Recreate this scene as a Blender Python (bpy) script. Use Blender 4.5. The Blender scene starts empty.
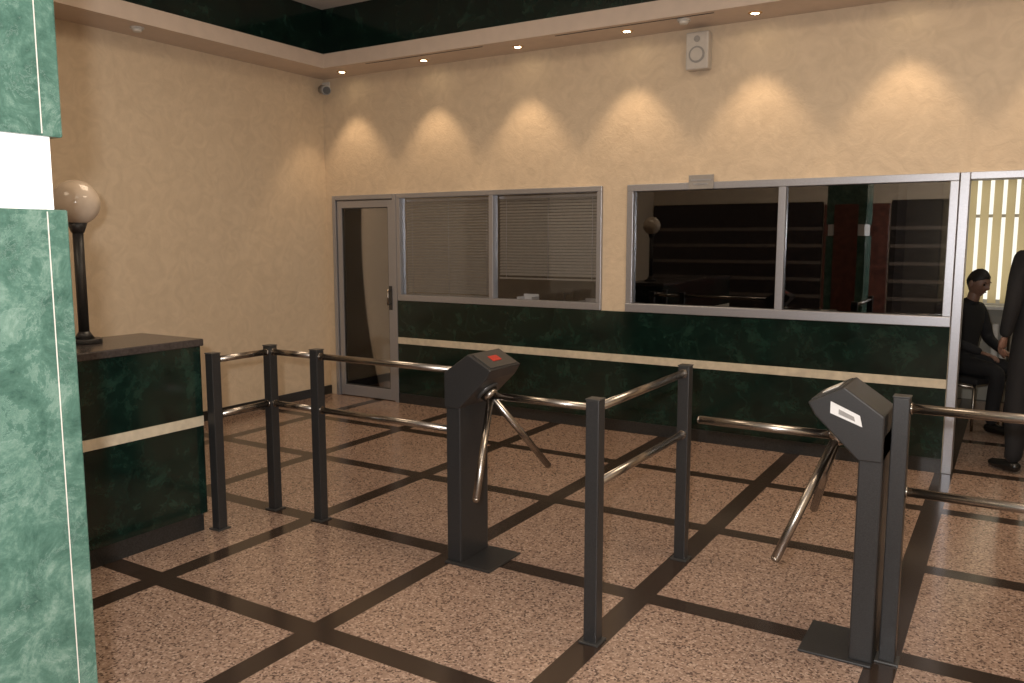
import bpy, bmesh, math, random
from mathutils import Vector, Matrix, Euler
random.seed(4)
scene = bpy.context.scene
scene.view_settings.view_transform = 'Standard'
D = bpy.data

# ---------------------------------------------------------------- materials
def newmat(name):
    m = D.materials.new(name); m.use_nodes = True
    nt = m.node_tree
    b = nt.nodes.get('Principled BSDF')
    return m, nt, b

def simple(name, col, rough=0.5, metal=0.0, bump=0.0, scale=60, emis=None, es=0, var=0.06):
    m, nt, b = newmat(name)
    n = nt.nodes.new('ShaderNodeTexNoise'); n.inputs['Scale'].default_value = scale
    n.inputs['Detail'].default_value = 4
    tc = nt.nodes.new('ShaderNodeTexCoord')
    nt.links.new(tc.outputs['Object'], n.inputs['Vector'])
    r = nt.nodes.new('ShaderNodeValToRGB')
    c = Vector(col)
    lo = [max(0, x*(1-var*2)) for x in c]; hi = [min(1, x*(1+var*2)) for x in c]
    r.color_ramp.elements[0].position = .3; r.color_ramp.elements[1].position = .7
    r.color_ramp.elements[0].color = (*lo, 1); r.color_ramp.elements[1].color = (*hi, 1)
    nt.links.new(n.outputs['Fac'], r.inputs['Fac'])
    nt.links.new(r.outputs['Color'], b.inputs['Base Color'])
    b.inputs['Roughness'].default_value = rough
    b.inputs['Metallic'].default_value = metal
    if bump > 0:
        bp = nt.nodes.new('ShaderNodeBump'); bp.inputs['Strength'].default_value = bump
        bp.inputs['Distance'].default_value = 0.01
        nt.links.new(n.outputs['Fac'], bp.inputs['Height'])
        nt.links.new(bp.outputs['Normal'], b.inputs['Normal'])
    if emis:
        b.inputs['Emission Color'].default_value = (*emis, 1)
        b.inputs['Emission Strength'].default_value = es
    return m

def plaster():
    m, nt, b = newmat('plaster_beige')
    tc = nt.nodes.new('ShaderNodeTexCoord')
    n = nt.nodes.new('ShaderNodeTexNoise'); n.inputs['Scale'].default_value = 6
    n.inputs['Detail'].default_value = 6; n.inputs['Distortion'].default_value = 2.2
    nt.links.new(tc.outputs['Object'], n.inputs['Vector'])
    n2 = nt.nodes.new('ShaderNodeTexNoise'); n2.inputs['Scale'].default_value = 24
    n2.inputs['Detail'].default_value = 5; n2.inputs['Distortion'].default_value = 1.5
    nt.links.new(tc.outputs['Object'], n2.inputs['Vector'])
    r = nt.nodes.new('ShaderNodeValToRGB')
    r.color_ramp.elements[0].position = .3; r.color_ramp.elements[1].position = .7
    r.color_ramp.elements[0].color = (.57, .462, .335, 1); r.color_ramp.elements[1].color = (.65, .532, .39, 1)
    nt.links.new(n.outputs['Fac'], r.inputs['Fac'])
    nt.links.new(r.outputs['Color'], b.inputs['Base Color'])
    ad = nt.nodes.new('ShaderNodeMath'); ad.operation = 'ADD'
    nt.links.new(n.outputs['Fac'], ad.inputs[0]); nt.links.new(n2.outputs['Fac'], ad.inputs[1])
    bp = nt.nodes.new('ShaderNodeBump'); bp.inputs['Strength'].default_value = .16; bp.inputs['Distance'].default_value = .02
    nt.links.new(ad.outputs[0], bp.inputs['Height']); nt.links.new(bp.outputs['Normal'], b.inputs['Normal'])
    b.inputs['Roughness'].default_value = .6
    return m

def marble(name='green_marble', dark=(.0020,.0065,.0052), mid=(.0045,.016,.012), vein=(.019,.050,.036), rough=.12, scale=5, vfac=.35, vs=3.5, lo=.36, hi=.72, veincol=None):
    m, nt, b = newmat(name)
    tc = nt.nodes.new('ShaderNodeTexCoord')
    n = nt.nodes.new('ShaderNodeTexNoise'); n.inputs['Scale'].default_value = scale
    n.inputs['Detail'].default_value = 14; n.inputs['Roughness'].default_value = .76; n.inputs['Distortion'].default_value = .35
    nt.links.new(tc.outputs['Object'], n.inputs['Vector'])
    r = nt.nodes.new('ShaderNodeValToRGB')
    e = r.color_ramp.elements
    e[0].position = lo; e[0].color = (*dark, 1)
    e[1].position = hi; e[1].color = (*vein, 1)
    k = e.new((lo+hi)/2); k.color = (*mid, 1)
    nt.links.new(n.outputs['Fac'], r.inputs['Fac'])
    v = nt.nodes.new('ShaderNodeTexVoronoi'); v.feature = 'DISTANCE_TO_EDGE'; v.inputs['Scale'].default_value = vs
    mp = nt.nodes.new('ShaderNodeMix'); mp.data_type = 'VECTOR'; mp.inputs['Factor'].default_value = .3
    nt.links.new(tc.outputs['Object'], mp.inputs['A']); nt.links.new(n.outputs['Color'], mp.inputs['B'])
    nt.links.new(mp.outputs['Result'], v.inputs['Vector'])
    r2 = nt.nodes.new('ShaderNodeValToRGB')
    r2.color_ramp.elements[0].position = 0; r2.color_ramp.elements[0].color = (vfac, vfac, vfac, 1)
    r2.color_ramp.elements[1].position = .018; r2.color_ramp.elements[1].color = (0, 0, 0, 1)
    nt.links.new(v.outputs['Distance'], r2.inputs['Fac'])
    mx = nt.nodes.new('ShaderNodeMix'); mx.data_type = 'RGBA'
    nt.links.new(r2.outputs['Color'], mx.inputs['Factor'])
    nt.links.new(r.outputs['Color'], mx.inputs['A']); mx.inputs['B'].default_value = (*(veincol or vein), 1)
    nt.links.new(mx.outputs['Result'], b.inputs['Base Color'])
    b.inputs['Roughness'].default_value = rough
    return m

GX, GY, GS = 4.80, -3.00, 1.03
def floor_mat():
    m, nt, b = newmat('granite_floor')
    tc = nt.nodes.new('ShaderNodeTexCoord')
    sp = nt.nodes.new('ShaderNodeSeparateXYZ'); nt.links.new(tc.outputs['Object'], sp.inputs[0])
    def M(op, a, b_=None):
        x = nt.nodes.new('ShaderNodeMath'); x.operation = op
        for i, q in enumerate((a, b_)):
            if q is None: continue
            if isinstance(q, (int, float)): x.inputs[i].default_value = q
            else: nt.links.new(q, x.inputs[i])
        return x.outputs[0]
    def line(src, off, per, half):
        t = M('ADD', src, -off + per/2 + per*50)
        t = M('MODULO', t, per); t = M('SUBTRACT', t, per/2); t = M('ABSOLUTE', t)
        return M('LESS_THAN', t, half)
    sx = line(sp.outputs[0], GX, GS, .056); sy = line(sp.outputs[1], GY, GS, .056)
    strip = M('MAXIMUM', sx, sy)
    jx = line(sp.outputs[0], GX+.056, GS/2, .0015); jy = line(sp.outputs[1], GY+.056, GS/2, .0015)
    joint = M('MAXIMUM', jx, jy)
    v = nt.nodes.new('ShaderNodeTexVoronoi'); v.inputs['Scale'].default_value = 120
    nt.links.new(tc.outputs['Object'], v.inputs['Vector'])
    bw = nt.nodes.new('ShaderNodeSeparateColor'); nt.links.new(v.outputs['Color'], bw.inputs[0])
    r = nt.nodes.new('ShaderNodeValToRGB'); r.color_ramp.interpolation = 'CONSTANT'
    e = r.color_ramp.elements
    e[0].position = 0; e[0].color = (.105, .070, .056, 1)
    e[1].position = .16; e[1].color = (.26, .178, .138, 1)
    for p, c in ((.5, (.32, .225, .175, 1)), (.80, (.41, .305, .245, 1)), (.92, (.21, .138, .105, 1))):
        k = e.new(p); k.color = c
    nt.links.new(bw.outputs[0], r.inputs['Fac'])
    n = nt.nodes.new('ShaderNodeTexNoise'); n.inputs['Scale'].default_value = 90; n.inputs['Detail'].default_value = 3
    nt.links.new(tc.outputs['Object'], n.inputs['Vector'])
    rd = nt.nodes.new('ShaderNodeValToRGB')
    rd.color_ramp.elements[0].color = (.014, .009, .007, 1); rd.color_ramp.elements[1].color = (.052, .036, .028, 1)
    nt.links.new(n.outputs['Fac'], rd.inputs['Fac'])
    mx = nt.nodes.new('ShaderNodeMix'); mx.data_type = 'RGBA'
    nt.links.new(strip, mx.inputs['Factor']); nt.links.new(r.outputs['Color'], mx.inputs['A']); nt.links.new(rd.outputs['Color'], mx.inputs['B'])
    mx2 = nt.nodes.new('ShaderNodeMix'); mx2.data_type = 'RGBA'
    nt.links.new(M('MULTIPLY', joint, .45), mx2.inputs['Factor']); nt.links.new(mx.outputs['Result'], mx2.inputs['A']); mx2.inputs['B'].default_value = (.03, .025, .02, 1)
    nt.links.new(mx2.outputs['Result'], b.inputs['Base Color'])
    b.inputs['Roughness'].default_value = .18
    b.inputs['Specular IOR Level'].default_value = .45
    return m

def glass_mat(name, refl=.12, tint=(1, 1, 1), gcol=.95):
    m = D.materials.new(name); m.use_nodes = True; nt = m.node_tree; nt.nodes.clear()
    o = nt.nodes.new('ShaderNodeOutputMaterial'); t = nt.nodes.new('ShaderNodeBsdfTransparent')
    g = nt.nodes.new('ShaderNodeBsdfGlossy'); g.inputs['Roughness'].default_value = .01
    t.inputs['Color'].default_value = (*tint, 1)
    g.inputs['Color'].default_value = (gcol, gcol, gcol, 1)
    f = nt.nodes.new('ShaderNodeFresnel'); f.inputs['IOR'].default_value = 1.5
    a = nt.nodes.new('ShaderNodeMath'); a.operation = 'ADD'; a.use_clamp = True; a.inputs[1].default_value = refl
    nt.links.new(f.outputs[0], a.inputs[0])
    mx = nt.nodes.new('ShaderNodeMixShader')
    nt.links.new(a.outputs[0], mx.inputs[0]); nt.links.new(t.outputs[0], mx.inputs[1]); nt.links.new(g.outputs[0], mx.inputs[2])
    nt.links.new(mx.outputs[0], o.inputs[0])
    return m

def blind_fabric():
    m = D.materials.new('blind_fabric'); m.use_nodes = True; nt = m.node_tree; nt.nodes.clear()
    o = nt.nodes.new('ShaderNodeOutputMaterial'); d = nt.nodes.new('ShaderNodeBsdfDiffuse'); t = nt.nodes.new('ShaderNodeBsdfTranslucent')
    n = nt.nodes.new('ShaderNodeTexNoise'); n.inputs['Scale'].default_value = 40
    r = nt.nodes.new('ShaderNodeValToRGB'); r.color_ramp.elements[0].color = (.72, .58, .33, 1); r.color_ramp.elements[1].color = (.82, .68, .42, 1)
    nt.links.new(n.outputs['Fac'], r.inputs['Fac'])
    nt.links.new(r.outputs[0], d.inputs[0]); nt.links.new(r.outputs[0], t.inputs[0])
    mx = nt.nodes.new('ShaderNodeMixShader'); mx.inputs[0].default_value = .6
    nt.links.new(d.outputs[0], mx.inputs[1]); nt.links.new(t.outputs[0], mx.inputs[2]); nt.links.new(mx.outputs[0], o.inputs[0])
    return m

PL = plaster(); MB = marble(); FL = floor_mat()
CREAM = simple('cream_marble', (.55, .49, .38), .3, scale=20)
WHITEST = simple('white_stone_band', (.80, .80, .80), .4, scale=15, var=.03)
SOFF = simple('soffit_paint', (.60, .50, .42), .7, scale=10, var=.02)
CEILM = simple('ceiling_paint', (.55, .53, .50), .8, scale=10, var=.02)
MBPIL = marble('flashlit_marble', (.014, .045, .035), (.055, .118, .092), (.17, .25, .208), .2, 13, .35, 6, .30, .72, (.26, .34, .30))  # paler copy of the green marble, flash overexposure put into its colours
ALU = simple('brushed_aluminium', (.40, .41, .45), .38, .7, scale=120, var=.03)
BLK = simple('black_steel', (.030, .030, .031), .38, .2, .05, scale=250, var=.15)
GRY = simple('grey_steel', (.055, .055, .055), .35, .3, scale=200)
CHR = simple('chrome', (.36, .33, .30), .27, 1.0, scale=30, var=.02)
SLAT = simple('blind_slat', (.24, .225, .205), .5, scale=20, var=.03)
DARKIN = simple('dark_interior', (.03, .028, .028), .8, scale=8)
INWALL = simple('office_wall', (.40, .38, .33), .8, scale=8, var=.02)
BASE = simple('dark_granite', (.02, .02, .02), .3, scale=120, var=.3)
CTOP = simple('counter_top', (.05, .042, .04), .25, scale=60, var=.15)
WHP = simple('white_plastic', (.62, .60, .56), .45, scale=30, var=.02)
SPK = simple('speaker_plastic', (.50, .47, .43), .45, scale=30, var=.02)
GRP = simple('grey_plastic', (.28, .27, .26), .5, scale=30, var=.03)
GLOBE = simple('opal_glass', (.50, .41, .32), .10, scale=12, var=.04)
RED = simple('red_display', (.30, .015, .01), .3, emis=(1, .06, .03), es=.10)
WOOD = simple('red_brown_wood', (.13, .045, .030), .4, scale=12, var=.2)
DWOOD = simple('dark_wood', (.024, .017, .014), .35, scale=12, var=.2)
TAN = simple('tan_wood', (.13, .10, .078), .4, scale=12, var=.1)
EMW = simple('halogen_bulb', (1, .9, .7), .3, emis=(1, .80, .5), es=25)
GOLD = simple('brass_ring', (.65, .45, .25), .25, 1.0)
FROST = simple('frosted_film', (.20, .18, .15), .5, scale=14, var=.03)
GL1 = glass_mat('window_glass', .02)
GL2 = glass_mat('dark_glass', .075, (.35, .35, .37))
SKIN = simple('skin', (.20, .11, .078), .5, scale=40, var=.04)
HAIR = simple('hair', (.010, .008, .007), .6, scale=150, var=.3)
CLOTH = simple('dark_cloth', (.008, .008, .010), .85, .0, .3, scale=180, var=.2)
SHOE = simple('shoe_leather', (.008, .008, .008), .25)
EYE = simple('eye', (.02, .015, .01), .1)
LIP = simple('lip', (.16, .075, .06), .5)
PAPER = simple('paper', (.72, .72, .72), .6, var=.02)

# ---------------------------------------------------------------- geometry helpers
def link(o, parent=None):
    scene.collection.objects.link(o)
    if parent is not None: o.parent = parent
    return o

def empty(name, loc=(0, 0, 0)):
    e = D.objects.new(name, None); e.empty_display_size = .1; e.location = loc
    scene.collection.objects.link(e)
    return e

def add_box(bm, x0, x1, y0, y1, z0, z1, mi=0):
    vs = [bm.verts.new(p) for p in ((x0,y0,z0),(x1,y0,z0),(x1,y1,z0),(x0,y1,z0),(x0,y0,z1),(x1,y0,z1),(x1,y1,z1),(x0,y1,z1))]
    for f in ((0,3,2,1),(4,5,6,7),(0,1,5,4),(1,2,6,5),(2,3,7,6),(3,0,4,7)):
        fc = bm.faces.new([vs[i] for i in f]); fc.material_index = mi

def finish(bm, name, mats, parent=None, bevel=0, smooth=False, segs=2):
    me = D.meshes.new(name)
    bmesh.ops.recalc_face_normals(bm, faces=bm.faces)
    bm.to_mesh(me); bm.free()
    for m in (mats if isinstance(mats, (list, tuple)) else [mats]): me.materials.append(m)
    o = D.objects.new(name, me); link(o)
    if parent is not None:
        o.parent = parent; o.matrix_parent_inverse = Matrix.Translation(-Vector(parent.location))
    if bevel:
        md = o.modifiers.new('bev', 'BEVEL'); md.width = bevel; md.segments = segs; md.limit_method = 'ANGLE'
    if smooth:
        for p in me.polygons: p.use_smooth = True
    return o

def boxes(name, lst, mats, parent=None, bevel=0):
    bm = bmesh.new()
    for b in lst:
        add_box(bm, *b[:6], mi=(b[6] if len(b) > 6 else 0))
    return finish(bm, name, mats, parent, bevel)

def box(name, x0, x1, y0, y1, z0, z1, mat, parent=None, bevel=0):
    return boxes(name, [(x0, x1, y0, y1, z0, z1)], mat, parent, bevel)

def add_cyl(bm, p0, p1, r0, r1=None, seg=20, mi=0):
    p0 = Vector(p0); p1 = Vector(p1); d = p1 - p0
    if r1 is None: r1 = r0
    q = Vector((0, 0, 1)).rotation_difference(d.normalized()).to_matrix().to_4x4()
    mt = Matrix.Translation((p0+p1)/2) @ q
    r = bmesh.ops.create_cone(bm, cap_ends=True, segments=seg, radius1=r0, radius2=r1, depth=d.length, matrix=mt)
    fs = set()
    for v in r['verts']:
        for f in v.link_faces: fs.add(f)
    for f in fs:
        f.material_index = mi
        if len(f.verts) == 4: f.smooth = True

def cyl(name, p0, p1, r0, mat, parent=None, r1=None, seg=24, bevel=0):
    bm = bmesh.new(); add_cyl(bm, p0, p1, r0, r1, seg)
    return finish(bm, name, mat, parent, bevel)

def sphere(name, c, r, mat, parent=None, sc=(1, 1, 1), seg=32):
    bm = bmesh.new()
    bmesh.ops.create_uvsphere(bm, u_segments=seg, v_segments=seg//2, radius=r, matrix=Matrix.Translation(c) @ Matrix.Diagonal((*sc, 1)))
    return finish(bm, name, mat, parent, smooth=True)

def prism(name, prof, y0, y1, mat, parent=None, bevel=0):
    bm = bmesh.new()
    a = [bm.verts.new((x, y0, z)) for x, z in prof]; b = [bm.verts.new((x, y1, z)) for x, z in prof]
    bm.faces.new(a); bm.faces.new(b[::-1])
    n = len(prof)
    for i in range(n):
        bm.faces.new((a[i], a[(i+1) % n], b[(i+1) % n], b[i]))
    return finish(bm, name, mat, parent, bevel)

# ---------------------------------------------------------------- room shell
RX, RY, HS, HC = 9.0, -9.0, 3.25, 3.79
WT, WB = 2.075, 1.06
RW = 3.2
box('floor', -.2, RX+.2, RY-.2, RW+.2, -.1, 0, FL)
box('wall_left', -.15, 0, RY, RW, 0, 4.0, PL)
boxes('wall_back', [
    (0, RX, 0, .14, WT, 4.0), (0, .11, 0, .14, 0, WT), (.95, 5.815, 0, .14, 0, WB),
    (3.17, 3.40, 0, .14, WB, WT), (6.86, RX, 0, .14, 0, WT)], PL)
box('wall_right', RX, RX+.15, RY, RW, 0, 4.0, PL)
boxes('wall_front', [(0, RX, RY-.15, RY, 0, 4.0)], PL)
box('ceiling', -.15, RX+.15, RY-.15, RW, HC, HC+.1, CEILM)
SD = .42; FH = .13
boxes('trim_1', [(0, RX, -SD, 0, HS, HS+FH), (0, SD, RY, -SD, HS, HS+FH),
                 (RX-SD, RX, RY, -SD, HS, HS+FH), (SD, RX-SD, RY, RY+SD, HS, HS+FH)], SOFF)
boxes('trim_2', [(0, RX, -SD+.015, 0, HS+FH, HC), (0, SD-.015, RY, -SD+.015, HS+FH, HC),
                 (RX-SD+.015, RX, RY, -SD, HS+FH, HC), (SD, RX-SD, RY, RY+SD-.015, HS+FH, HC)], MB)
boxes('trim_3', [(x, x+1.3, -SD+.05, -SD+.062, HS-.003, HS+.01) for x in (.9, 2.9, 4.9, 6.9)], BASE)

box('marble_wainscot', .955, 5.81, -.025, -.001, .10, 1.028, MB)
box('trim_4', .955, 5.81, -.032, -.025, .60, .665, CREAM, bevel=.002)
boxes('baseboard_back', [(.955, 5.81, -.03, 0, 0, .10), (6.90, RX, -.015, 0, 0, .10)], BASE)
box('baseboard_left', 0, .015, RY, 0, 0, .09, BASE)
boxes('wall_panelling', [(0.02, 3.2, RY, RY+.02, 0, 2.3), (4.3, RX-.02, RY, RY+.02, 0, 2.3)], DWOOD)
boxes('trim_5', [(a, b, RY+.02, RY+.03, z, z+.06) for a, b in ((0, 3.2), (4.3, RX)) for z in (.60, .9, 1.2, 1.5, 1.8)], TAN)
boxes('door_3', [(3.22, 4.28, RY, RY+.04, 0, 2.25)], WOOD, bevel=.01)

# ------------- windows
def window(name, x0, x1, mulls, z0=WB, z1=WT, fw=.045, glass=GL1, y0=-.03, y1=.06, sill=.0):
    e = empty(name, (x0, 0, z0))
    L = [(x0, x1, y0, y1, z1-fw, z1), (x0, x1, y0-sill, y1, z0-.03, z0+fw-.015),
         (x0, x0+fw, y0, y1, z0+fw-.015, z1-fw), (x1-fw, x1, y0, y1, z0+fw-.015, z1-fw)]
    for m in mulls: L.append((m-fw/2, m+fw/2, y0, y1, z0+fw-.015, z1-fw))
    boxes('frame', L, ALU, e, .004)
    box('glass_pane', x0+fw, x1-fw, .01, .016, z0+fw-.015, z1-fw, glass, e)
    return e

def blinds(name, x0, x1, ztop, zbot, y, sp=.027, tilt=62, mat=None, w=.0155):
    e = empty(name, (x0, y, ztop))
    bm = bmesh.new(); t = math.radians(tilt)
    z = ztop - .03
    while z > zbot + .02:
        dy = w*math.cos(t); dz = w*math.sin(t)
        vs = [bm.verts.new(p) for p in ((x0, y-dy, z-dz), (x1, y-dy, z-dz), (x1, y, z+.0015), (x0, y, z+.0015), (x0, y+dy, z+dz), (x1, y+dy, z+dz))]
        bm.faces.new((vs[0], vs[1], vs[2], vs[3])); bm.faces.new((vs[3], vs[2], vs[5], vs[4]))
        z -= sp
    finish(bm, 'slats', mat or SLAT, e)
    box('head_rail', x0, x1, y-.015, y+.015, ztop-.022, ztop, ALU, e, .002)
    box('bottom_rail', x0, x1, y-.012, y+.012, zbot, zbot+.014, SLAT, e, .002)
    n = max(2, int((x1-x0)/.45))
    bm = bmesh.new()
    for i in range(n+1):
        xx = x0+.08+(x1-x0-.16)*i/n
        add_cyl(bm, (xx, y-.018, zbot), (xx, y-.018, ztop-.02), .0018, seg=6)
    finish(bm, 'ladder_cords', ALU, e)
    return e

window('window_1', .955, 3.17, [2.06])
window('window_2', 3.40, 5.812, [4.65], fw=.055, glass=GL2, sill=.01)
blinds('venetian_blind', 1.0, 2.035, 2.02, 1.09, .085, tilt=50)
blinds('venetian_blind', 2.09, 3.12, 2.02, 1.27, .085, tilt=48)
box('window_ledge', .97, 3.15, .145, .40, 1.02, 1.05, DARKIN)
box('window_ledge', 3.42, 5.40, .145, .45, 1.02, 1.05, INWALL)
for i, (x, w, h, m) in enumerate(((2.20, .16, .07, PAPER), (2.62, .10, .13, BLK), (2.85, .16, .05, GRP))):
    boxes('document_tray', [(x, x+w, .2, .34, 1.05, 1.062), (x, x+w, .33, .34, 1.062, 1.05+h), (x, x+.008, .2, .33, 1.062, 1.05+h*.7), (x+w-.008, x+w, .2, .33, 1.062, 1.05+h*.7)], m)

# glazed door: frame, leaf, clear glass with a frosted backing film
e = empty('door_1', (.11, 0, 0))
boxes('frame', [(.11, .155, -.03, .06, 0, WT), (.905, .95, -.03, .06, 0, WT), (.155, .905, -.03, .06, WT-.045, WT)], ALU, e, .004)
boxes('leaf', [(.165, .225, -.015, .035, .01, 2.02), (.835, .895, -.015, .035, .01, 2.02), (.225, .835, -.015, .035, 1.95, 2.02), (.225, .835, -.015, .035, .01, .12)], ALU, e, .004)
box('glass_pane', .225, .835, .002, .007, .12, 1.95, GL1, e)
box('frosted_film', .225, .835, .020, .024, .12, 1.95, FROST, e)
boxes('glazing_bead', [(.225, .233, -.006, .004, .12, 1.95), (.827, .835, -.006, .004, .12, 1.95), (.233, .827, -.006, .004, 1.942, 1.95), (.233, .827, -.006, .004, .12, .128)], GRY, e)
cyl('handle_bar', (.86, -.06, .98), (.86, -.06, 1.14), .009, CHR, e)
boxes('handle_mount', [(.845, .875, -.06, -.01, .985, 1.0), (.845, .875, -.06, -.01, 1.12, 1.135), (.84, .88, -.020, -.01, .93, 1.17)], GRY, e, .002)

e = empty('door_sign', (4.03, -.05, 2.07))
box('plate', 3.93, 4.13, -.050, -.031, 2.02, 2.13, GRP, e, .003)
boxes('lettering', [(3.95, 4.11, -.052, -.05, 2.085, 2.095), (3.97, 4.09, -.052, -.05, 2.055, 2.065)], ALU, e)

boxes('door_2', [(5.815, 5.875, -.03, .14, 0, WT), (6.80, 6.86, -.03, .14, 0, WT), (5.875, 6.80, -.03, .14, WT-.05, WT)], ALU, bevel=.004)

# ------------- rooms behind
PXW = 5.42
box('wall_partition', PXW, PXW+.06, .14, RW, 0, HC, INWALL)
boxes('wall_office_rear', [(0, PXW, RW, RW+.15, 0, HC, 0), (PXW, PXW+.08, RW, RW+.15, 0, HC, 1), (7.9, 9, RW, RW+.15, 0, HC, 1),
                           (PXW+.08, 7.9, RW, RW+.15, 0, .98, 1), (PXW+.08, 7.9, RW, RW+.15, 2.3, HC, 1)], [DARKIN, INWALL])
wx = PXW+.08
boxes('window_3', [(wx, 7.9, RW, RW+.06, .98, 1.03), (wx, 7.9, RW, RW+.06, 2.25, 2.30), (wx, wx+.05, RW, RW+.06, 1.03, 2.25), (7.85, 7.9, RW, RW+.06, 1.03, 2.25),
                   (6.25, 6.29, RW+.01, RW+.05, 1.03, 2.25), (7.15, 7.19, RW+.01, RW+.05, 1.03, 2.25), (wx+.05, 7.85, RW+.01, RW+.05, 1.85, 1.88)], WHP)
box('window_sill', wx, 7.9, RW-.22, RW, .94, .975, WHP, bevel=.006)
e = empty('vertical_blind', (6.5, RW-.08, 2.3))
bm = bmesh.new()
x = wx; yb = RW-.08
while x < 7.9:
    w = .085; a = math.radians(28)
    vs = [bm.verts.new(p) for p in ((x, yb, 1.0), (x+w*math.cos(a), yb-w*math.sin(a)*.6, 1.0), (x+w*math.cos(a), yb-w*math.sin(a)*.6, 2.32), (x, yb, 2.32))]
    bm.faces.new(vs); x += .11
finish(bm, 'vanes', blind_fabric(), e)
box('head_rail', wx, 7.9, yb-.02, yb+.02, 2.32, 2.36, WHP, e)
e = empty('radiator', (6.3, RW-.1, .5))
bm = bmesh.new()
for i in range(12):
    xx = 6.0+i*.08
    add_box(bm, xx, xx+.06, RW-.12, RW-.02, .15, .80)
finish(bm, 'columns', WHP, e, .012)
cyl('pipe', (5.95, RW-.07, .2), (7.0, RW-.07, .2), .014, WHP, e)
boxes('feet', [(6.0, 6.05, RW-.12, RW-.02, 0, .16), (6.88, 6.93, RW-.12, RW-.02, 0, .16)], WHP, e)

# ---------------------------------------------------------------- downlights
def downlight(x, y, power=26):
    e = empty('recessed_downlight', (x, y, HS))
    bm = bmesh.new()
    n = 24
    for (r0, r1, z0, z1) in ((.045, .032, HS-.004, HS-.006), (.052, .045, HS, HS-.004), (.032, .028, HS-.006, HS-.001)):
        a = [bm.verts.new((x+r0*math.cos(2*math.pi*i/n), y+r0*math.sin(2*math.pi*i/n), z0)) for i in range(n)]
        b = [bm.verts.new((x+r1*math.cos(2*math.pi*i/n), y+r1*math.sin(2*math.pi*i/n), z1)) for i in range(n)]
        for i in range(n): bm.faces.new((a[i], a[(i+1) % n], b[(i+1) % n], b[i]))
    finish(bm, 'ring', GOLD, e)
    cyl('bulb', (x, y, HS-.0045), (x, y, HS-.0005), .027, EMW, e)
    l = D.lights.new('spot', 'SPOT'); l.energy = power; l.color = (1, .70, .43); l.spot_size = math.radians(74); l.spot_blend = .5
    l.shadow_soft_size = .05
    lo = D.objects.new('lamp_beam', l); link(lo); lo.location = (x, y-.10, HS-.02); lo.parent = e
    lo.rotation_euler = (math.radians(3), 0, 0)
    lo.matrix_parent_inverse = Matrix.Translation(-Vector(e.location))
for i in range(9):
    downlight(.45+1.0*i, -.20)

e = empty('wall_speaker', (4.0, -.06, 3.06))
box('cabinet', 3.90, 4.08, -.11, -.012, 2.92, 3.20, SPK, e, .012)
cyl('woofer_ring', (3.99, -.116, 3.03), (3.99, -.108, 3.03), .062, GRP, e)
cyl('woofer', (3.99, -.120, 3.03), (3.99, -.112, 3.03), .048, SPK, e, r1=.03)
cyl('tweeter', (3.99, -.115, 3.145), (3.99, -.108, 3.145), .024, GRP, e)
box('bracket', 3.95, 4.03, -.014, 0, 2.98, 3.12, GRP, e)
e = empty('security_camera', (.12, -.12, 3.15))
cyl('mount', (.02, -.03, 3.17), (.10, -.10, 3.15), .014, GRP, e)
box('plate', .0, .10, -.012, 0, 3.10, 3.22, WHP, e, .004)
cyl('body', (.05, -.06, 3.14), (.26, -.22, 3.09), .045, GRP, e)
cyl('lens', (.26, -.22, 3.09), (.275, -.232, 3.086), .036, BLK, e)
for (x, y) in ((.28, -2.28), (3.95, -.30)):
    e = empty('smoke_detector', (x, y, HS))
    cyl('base', (x, y, HS-.012), (x, y, HS), .052, WHP, e)
    cyl('sensor', (x, y, HS-.035), (x, y, HS-.012), .028, WHP, e, r1=.044)

# ---------------------------------------------------------------- counter
e = empty('reception_counter', (2.1, -4.6, 0))
cy1 = -3.44; cxf = 2.37
box('carcass', 1.90, cxf, -6.3, cy1-.01, .10, 1.045, MB, e)
box('plinth', 1.93, cxf-.01, -6.3, cy1-.03, 0, .10, BASE, e)
box('band', cxf, cxf+.007, -6.3, cy1-.012, .60, .655, CREAM, e, .001)
box('top', 1.84, cxf+.02, -6.32, cy1+.0, 1.045, 1.085, CTOP, e, .006)

lx, ly = 2.03, -3.90
e = empty('globe_lamp', (lx, ly, 1.085))
cyl('foot', (lx, ly, 1.085), (lx, ly, 1.11), .085, BLK, e, bevel=.004)
cyl('foot_cone', (lx, ly, 1.11), (lx, ly, 1.15), .05, BLK, e, r1=.025)
cyl('stem', (lx, ly, 1.13), (lx, ly, 1.68), .026, BLK, e)
cyl('collar', (lx, ly, 1.66), (lx, ly, 1.715), .030, BLK, e, r1=.05)
sphere('globe', (lx, ly, 1.815), .115, GLOBE, e)

# ---------------------------------------------------------------- pillar (near left)
px, py = 4.445, -5.36
e = empty('marble_pillar', (px-.25, py-.25, 0))
box('core', px-.48, px-.02, py-.48, py-.02, 0, HC, WHITEST, e)
boxes('cladding_lower', [(px-.5, px-.001, py-.5, py-.001, .10, 1.685)], MBPIL, e, .004)
boxes('cladding_upper', [(px-.5, px-.001, py-.5, py-.001, 1.835, HC)], MBPIL, e, .004)
boxes('joint_strip', [(px-.001, px+.0003, py-.047, py-.0450, .10, 1.68), (px-.001, px+.0003, py-.047, py-.0450, 1.84, HC)], SPK, e)
boxes('reflection_panel', [(px-.40, px-.10, py-.001, py+.012, .10, 2.1)], WOOD, e, .003)  # added on the hidden side so the dark glass reflects red-brown
box('plinth', px-.51, px+.005, py-.51, py+.005, 0, .10, BASE, e, .003)

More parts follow.
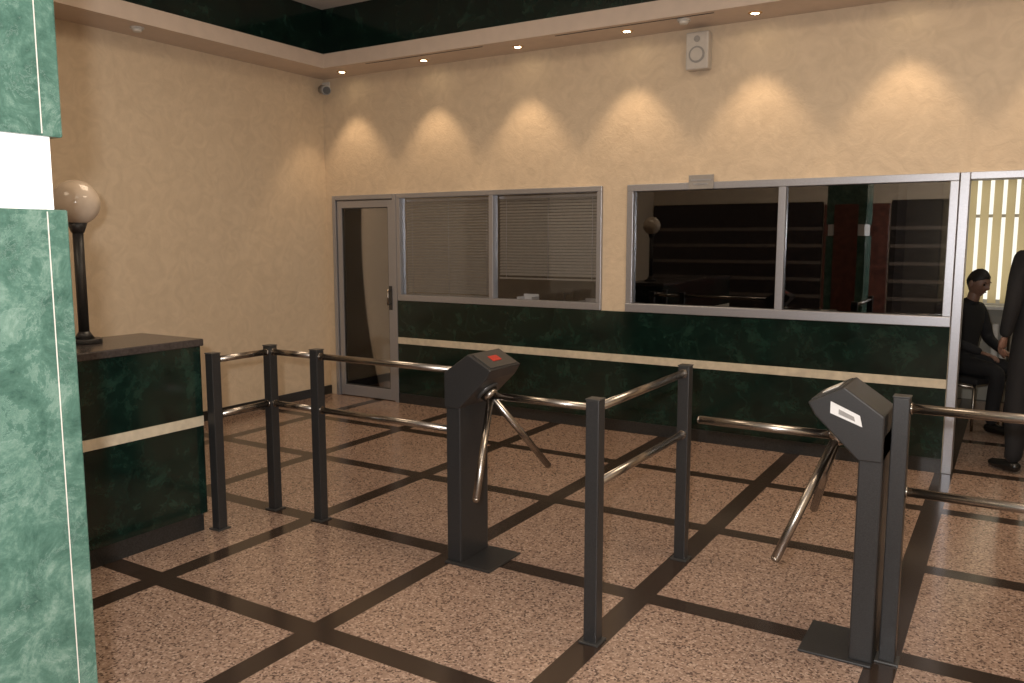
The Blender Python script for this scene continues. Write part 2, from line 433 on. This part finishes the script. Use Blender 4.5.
# ---------------------------------------------------------------- barriers
def post(o, p, h=1.0, w=.058):
    x, y = p
    box('post_tube', x-w/2, x+w/2, y-w/2, y+w/2, .006, h, BLK, o, .004)
    box('post_flange', x-w/2-.014, x+w/2+.014, y-w/2-.014, y+w/2+.014, 0, .008, GRY, o, .002)
    box('post_cap', x-w/2-.002, x+w/2+.002, y-w/2-.002, y+w/2+.002, h, h+.006, GRY, o, .002)
def rail(o, p, q, zs=(.965, .655), r=.018):
    p = Vector((*p, 0)); q = Vector((*q, 0)); d = (q-p).normalized()*.028
    for z in zs:
        bm = bmesh.new()
        a = p+d+Vector((0, 0, z)); b = q-d+Vector((0, 0, z))
        add_cyl(bm, a, b, r)
        add_cyl(bm, a, a+d*.3, r*1.25); add_cyl(bm, b-d*.3, b, r*1.25)
        finish(bm, 'rail', CHR, o)
P1, P2, P3, P4, P5 = (2.42, -3.41), (2.42, -3.0), (2.80, -3.0), (4.80, -3.50), (4.80, -2.47)
P6 = (5.845, -3.04); P7 = (6.87, -3.04)
e = empty('barrier_railing', (2.42, -3.0, 0))
for p in (P1, P2, P3): post(e, p)
rail(e, P1, P2); rail(e, P2, P3); rail(e, P3, (3.826, -3.0))
e = empty('barrier_railing', (4.8, -3.0, 0))
for p in (P4, P5): post(e, p)
rail(e, P4, P5)
e = empty('barrier_railing', (5.9, -3.04, 0))
for p in (P6, P7): post(e, p, 1.04)
rail(e, P6, P7, (1.0, .68))

def turnstile(x, s):
    y = -3.0
    e = empty('tripod_turnstile', (x, y, 0))
    X = lambda a: x+s*a
    def bx(n, a0, a1, y0, y1, z0, z1, m, bv=.003):
        return box(n, min(X(a0), X(a1)), max(X(a0), X(a1)), y+y0, y+y1, z0, z1, m, e, bv)
    bx('pedestal', 0, .085, -.125, .125, .008, .90, BLK, .006)
    bx('base_plate', 0, .27, -.15, .15, 0, .010, BLK)
    A, B, C = (0, .975), (.145, 1.075), (.275, 1.005)
    prof = [(0, .80), A, B, C, (.245, .955), (.085, .80)]
    pr = [(X(a), z) for a, z in prof]
    prism('head', pr, y-.14, y+.14, BLK, e, .006)
    dx, dz = C[0]-B[0], C[1]-B[1]; L = math.hypot(dx, dz); nx, nz = -dz/L, dx/L
    def top(n, t0, t1, y0, y1, m, h=.004):
        q = [(X(B[0]+dx*t0), B[1]+dz*t0), (X(B[0]+dx*t1), B[1]+dz*t1), (X(B[0]+dx*t1+nx*h), B[1]+dz*t1+nz*h), (X(B[0]+dx*t0+nx*h), B[1]+dz*t0+nz*h)]
        return prism(n, q, y+y0, y+y1, m, e, .001)
    top('display_panel', .08, .92, -.12, .12, GRY)
    if s > 0: top('indicator', .35, .62, -.04, .035, RED, .007)
    else: top('indicator', .25, .70, -.05, .05, WHP, .007)
    if s < 0:
        q = [(X(.075), .93), (X(.085), .972), (X(.19), 1.017), (X(.19), .972)]
        prism('label', q, y-.143, y-.14, PAPER, e)
        q = [(X(.10), .948), (X(.105), .966), (X(.16), .990), (X(.16), .971)]
        prism('label_print', q, y-.1437, y-.143, GRP, e)
    c = Vector((X(.165), y, .875)); ax = Vector((s*.7071, 0, -.7071))
    cyl('hub_plate', c-ax*.02, c+ax*.012, .062, GRY, e)
    cyl('hub', c+ax*.012, c+ax*.045, .050, CHR, e, r1=.036)
    hc = c+ax*.028
    for i, d in enumerate((Vector((s, 0, 0)), Vector((s*.25, -.612, -.75)), Vector((s*.25, .612, -.75)))):
        d.normalize()
        bm = bmesh.new()
        L = .56
        add_cyl(bm, hc+d*.02, hc+d*L, .0175)
        add_cyl(bm, hc+d*L, hc+d*(L+.008), .0175, .012)
        finish(bm, 'arm_%d' % (i+1), CHR, e)
turnstile(3.80, 1)
turnstile(5.80, -1)

# ---------------------------------------------------------------- people
def skin_mesh(name, verts, edges, radii, roots, mat, parent, M, sub=2):
    me = D.meshes.new(name); me.from_pydata([M @ Vector(v) for v in verts], edges, [])
    o = D.objects.new(name, me); scene.collection.objects.link(o)
    md = o.modifiers.new('s', 'SKIN'); md.use_smooth_shade = True
    if not me.skin_vertices: me.skin_vertices.new()
    sv = me.skin_vertices[0].data
    for i, r in enumerate(radii):
        sv[i].radius = r if isinstance(r, tuple) else (r, r)
        sv[i].use_root = i in roots
    s = o.modifiers.new('u', 'SUBSURF'); s.levels = sub; s.render_levels = sub
    bpy.context.view_layer.update()
    dg = bpy.context.evaluated_depsgraph_get()
    nm = D.meshes.new_from_object(o.evaluated_get(dg))
    o.modifiers.clear(); o.data = nm
    nm.materials.clear(); nm.materials.append(mat)
    for p in nm.polygons: p.use_smooth = True
    if parent is not None:
        o.parent = parent; o.matrix_parent_inverse = Matrix.Translation(-Vector(parent.location))
    return o

def head(parent, M):
    bm = bmesh.new()
    bmesh.ops.create_icosphere(bm, subdivisions=5, radius=1)
    g = lambda p, c, s: math.exp(-((p[0]-c[0])**2+(p[1]-c[1])**2+(p[2]-c[2])**2)/(s*s))
    for v in bm.verts:
        u = v.co.copy(); x, yy, z = u
        p = Vector((x*.076, yy*.096, z*.118))
        if z < 0: p.x *= 1-.28*(-z); p.y *= 1-.10*(-z) if yy > 0 else 1-.35*(-z)
        f = 0
        f += .026*g((x, yy, z), (0, 1, -.12), .16)+.012*g((x, yy, z), (0, .98, .12), .12)
        f -= .012*(g((x, yy, z), (.36, .9, .10), .16)+g((x, yy, z), (-.36, .9, .10), .16))
        f += .007*(g((x, yy, z), (.3, .9, .30), .16)+g((x, yy, z), (-.3, .9, .30), .16))
        f += .008*g((x, yy, z), (0, .85, -.48), .13)-.004*g((x, yy, z), (0, .85, -.40), .05)
        f += .014*g((x, yy, z), (0, .6, -.85), .28)
        p.y += f
        v.co = M @ p
    o = finish(bm, 'head', SKIN, parent, smooth=True)
    for sgn in (1, -1):
        sphere('eye', M @ Vector((sgn*.029, .079, .013)), .0105, EYE, parent, seg=12)
        bm = bmesh.new()
        bmesh.ops.create_uvsphere(bm, u_segments=16, v_segments=10, radius=1, matrix=M @ Matrix.Translation((sgn*.076, -.008, -.005)) @ Matrix.Rotation(sgn*.35, 4, 'Z') @ Matrix.Diagonal((.009, .019, .032, 1)))
        finish(bm, 'ear', SKIN, parent, smooth=True)
        bm = bmesh.new()
        bmesh.ops.create_uvsphere(bm, u_segments=12, v_segments=8, radius=1, matrix=M @ Matrix.Translation((sgn*.030, .087, .034)) @ Matrix.Diagonal((.016, .005, .0035, 1)))
        finish(bm, 'eyebrow', HAIR, parent, smooth=True)
    bm = bmesh.new()
    bmesh.ops.create_uvsphere(bm, u_segments=16, v_segments=8, radius=1, matrix=M @ Matrix.Translation((0, .083, -.054)) @ Matrix.Diagonal((.024, .008, .006, 1)))
    finish(bm, 'mouth', LIP, parent, smooth=True)
    bm = bmesh.new()
    bmesh.ops.create_icosphere(bm, subdivisions=5, radius=1)
    for v in bm.verts:
        x, yy, z = v.co
        edge = z - (.52*max(0, yy)+.10 if yy > 0 else -.50+.6*(1+yy) if yy > -1 else -.5)
        k = max(-1, min(1, edge/.16))
        sc = 1.005+.045*k + .012*math.sin(23*x+11*z)*math.sin(19*yy+7*x)
        p = Vector((x*.076, yy*.096, z*.118))*sc
        if z > .3: p.z += .006*(z-.3)
        if z < 0: p.x *= 1-.28*(-z); p.y *= 1-.35*(-z)
        if k < -.3: p *= .93
        v.co = M @ p
    finish(bm, 'hair', HAIR, parent, smooth=True)
    return o

def hand(parent, M, side, curl=.5):
    V = []; E = []; R = []; roots = []
    def chain(pts, rs):
        b = len(V)
        roots.append(b)
        for i, (p, r) in enumerate(zip(pts, rs)):
            V.append(p); R.append(r)
            if i: E.append((b+i-1, b+i))
    chain([(0, -.02, 0), (0, .02, 0), (0, .05, 0), (0, .085, -.002)], [(.024, .019), (.030, .016), (.037, .014), (.035, .012)])
    for k, (x, L) in enumerate(((.028, .070), (.010, .080), (-.009, .074), (-.027, .058))):
        x *= side
        a = 0; p = Vector((x, .075, 0)); pts = [tuple(p)]
        for j, fr in enumerate((.45, .3, .25)):
            a += curl*(.55+.15*k*.3)
            p = p+Vector((x*.1*fr, math.cos(a), -math.sin(a)))*L*fr
            pts.append(tuple(p))
        chain(pts, [.0095, .009, .008, .0065])
    chain([(side*.022, .02, -.004), (side*.046, .045, -.012), (side*.055, .070, -.022), (side*.052, .092, -.030)], [.013, .011, .0095, .0075])
    return skin_mesh('hand', V, E, R, roots, SKIN, parent, M, 1)

def person(name, loc, yaw, J, headp, head_yaw=0, head_pitch=0, hands=None):
    e = empty(name, loc)
    M = Matrix.Translation(loc) @ Matrix.Rotation(yaw, 4, 'Z')
    keys = list(J.keys()); idx = {k: i for i, k in enumerate(keys)}
    verts = [J[k][0] for k in keys]; rad = [J[k][1] for k in keys]
    ed = [(idx[a], idx[b]) for a, b in BONES]
    skin_mesh('clothed_body', verts, ed, rad, [idx['pelvis']], CLOTH, e, M, 2)
    nk = Vector(J['neck'][0]); hp = Vector(headp)
    skin_mesh('neck', [tuple(nk+Vector((0, -.005, -.05))), tuple(nk), tuple(hp+Vector((0, -.02, -.05)))], [(0, 1), (1, 2)], [.056, .054, .052], [0], SKIN, e, M, 2)
    head(e, M @ Matrix.Translation(hp) @ Matrix.Rotation(head_yaw, 4, 'Z') @ Matrix.Rotation(head_pitch, 4, 'X'))
    for sd in ('l', 'r'):
        t = Vector(J['toe_'+sd][0]); an = Vector(J['ank_'+sd][0]); d = (t-an); d.z = 0; d.normalize()
        s = skin_mesh('shoe', [tuple(an-d*.055+Vector((0, 0, .045-an.z))), tuple(an+d*.03+Vector((0, 0, .05-an.z))), tuple(an+d*.12+Vector((0, 0, .040-an.z))), tuple(an+d*.20+Vector((0, 0, .034-an.z)))],
                  [(0, 1), (1, 2), (2, 3)], [(.042, .042), (.046, .046), (.047, .036), (.036, .028)], [0], SHOE, e, M, 2)
        w = Vector(J['wri_'+sd][0]); el = Vector(J['elb_'+sd][0]); d = hands[sd] if hands else (w-el)
        d = Vector(d).normalized()
        up = Vector((0, 0, 1)) if abs(d.z) < .8 else Vector((1 if sd == 'r' else -1, 0, 0))
        xx = d.cross(up).normalized(); zz = xx.cross(d)
        H = Matrix((( xx.x, d.x, zz.x, w.x), (xx.y, d.y, zz.y, w.y), (xx.z, d.z, zz.z, w.z), (0, 0, 0, 1)))
        if abs(d.z) >= .8: side = 1 if xx.y > 0 else -1
        else: side = -1 if (sd == 'r') == (xx.x > 0) else 1
        hand(e, M @ H, side, .5)
    return e
BONES = [('pelvis', 'spine'), ('spine', 'chest'), ('chest', 'nlow'), ('nlow', 'neck')]
for s_ in ('l', 'r'):
    BONES += [('chest', 'sho_'+s_), ('sho_'+s_, 'elb_'+s_), ('elb_'+s_, 'wri_'+s_), ('pelvis', 'hip_'+s_), ('hip_'+s_, 'kne_'+s_), ('kne_'+s_, 'ank_'+s_), ('ank_'+s_, 'toe_'+s_)]
def pose(core, arm, leg):
    J = dict(core)
    for s_, sg in (('l', -1), ('r', 1)):
        for k, (p, r) in arm.items(): J[k+'_'+s_] = ((p[0]*sg, p[1], p[2]), r)
        for k, (p, r) in leg.items(): J[k+'_'+s_] = ((p[0]*sg, p[1], p[2]), r)
    return J
stand = pose({'pelvis': ((0, 0, 1.0), (.15, .115)), 'spine': ((0, .0, 1.18), (.145, .11)), 'chest': ((0, 0, 1.40), (.165, .12)), 'nlow': ((0, -.01, 1.56), (.075, .07)), 'neck': ((0, 0, 1.615), (.058, .058))},
    {'sho': ((.185, -.005, 1.50), .072), 'elb': ((.25, -.03, 1.20), .056), 'wri': ((.25, .03, .95), .040)},
    {'hip': ((.10, 0, .93), .105), 'kne': ((.13, .02, .52), .078), 'ank': ((.15, -.02, .12), .062), 'toe': ((.155, .02, .08), .048)})
person('standing_man', (6.345, .36, 0), math.radians(40), stand, (0, .025, 1.75), head_yaw=-.3)
sit = pose({'pelvis': ((0, 0, .57), (.155, .13)), 'spine': ((0, -.02, .74), (.14, .115)), 'chest': ((0, .02, .93), (.155, .12)), 'nlow': ((0, .06, 1.08), (.075, .07)), 'neck': ((0, .08, 1.13), (.056, .056))},
    {'sho': ((.18, .03, 1.02), .066), 'elb': ((.25, .08, .76), .052), 'wri': ((.14, .28, .675), .036)},
    {'hip': ((.095, .06, .55), .095), 'kne': ((.14, .43, .53), .070), 'ank': ((.13, .38, .12), .052), 'toe': ((.13, .42, .08), .045)})
SL = (5.80, 1.85, 0); SY = math.radians(-120)
person('seated_man', SL, SY, sit, (0, .115, 1.255), head_yaw=-.1, head_pitch=-.3,
       hands={'l': (.25, 1, -.25), 'r': (-.25, 1, -.25)})
ch = empty('office_chair', SL)
Mc = Matrix.Translation(SL) @ Matrix.Rotation(SY, 4, 'Z')
def cbox(n, a, m, bv):
    bm = bmesh.new(); add_box(bm, *a); bmesh.ops.transform(bm, matrix=Mc, verts=bm.verts); return finish(bm, n, m, ch, bv)
cbox('seat', (-.22, .22, -.15, .30, .40, .455), CLOTH, .02)
cbox('backrest', (-.2, .2, -.22, -.17, .60, .92), CLOTH, .02)
bm = bmesh.new()
for sx in (-.19, .19):
    add_cyl(bm, (sx, -.20, 0), (sx, -.20, .85), .012); add_cyl(bm, (sx, .26, 0), (sx, .26, .40), .012); add_cyl(bm, (sx, -.20, .38), (sx, .26, .38), .012)
bmesh.ops.transform(bm, matrix=Mc, verts=bm.verts); finish(bm, 'legs', CHR, ch)

# ---------------------------------------------------------------- lights
def area(name, loc, rot, sx, sy, p, col):
    l = D.lights.new(name, 'AREA'); l.shape = 'RECTANGLE'; l.size = sx; l.size_y = sy; l.energy = p; l.color = col
    o = D.objects.new(name, l); link(o); o.location = loc; o.rotation_euler = rot
    return o
W = (1, .78, .55)
for (x, y, p) in ((2.5, -2.8, 36), (6.0, -2.8, 50), (2.5, -6.5, 25), (6.5, -6.5, 37)):
    area('ambient_fill_light', (x, y, HC-.03), (0, 0, 0), 1.2, 1.2, p, W)  # unseen area lights added to raise the ambient level of the hall
area('office_fill_light', (7.6, 1.2, HC-.1), (0, 0, 0), 1, 1, 12, (1, .95, .85))  # added fill, brightens the room seen through the doorway
area('office_fill_light', (2.0, 1.4, HC-.1), (0, 0, 0), 1, 1, 6, (1, .9, .8))  # added faint fill for the dark room behind the blinds
fl = D.lights.new('camera_flash', 'POINT'); fl.energy = 360; fl.color = (1.0, .98, .96); fl.shadow_soft_size = .03
fo = D.objects.new('camera_flash', fl); link(fo)
fo.location = (6.18-.10*.85, -6.38-.10*.52, 1.73)

w = D.worlds.new('World'); scene.world = w; w.use_nodes = True
bg = w.node_tree.nodes['Background']; bg.inputs[0].default_value = (.95, .92, .80, 1); bg.inputs[1].default_value = 1.2

# ---------------------------------------------------------------- camera
c = D.cameras.new('camera'); co = D.objects.new('camera', c); link(co)
co.location = (6.18, -6.38, 1.62); co.rotation_euler = (math.radians(83), 0, math.radians(31.5))
c.sensor_width = 36; c.lens = 36*822/1024; c.clip_start = .05
scene.camera = co
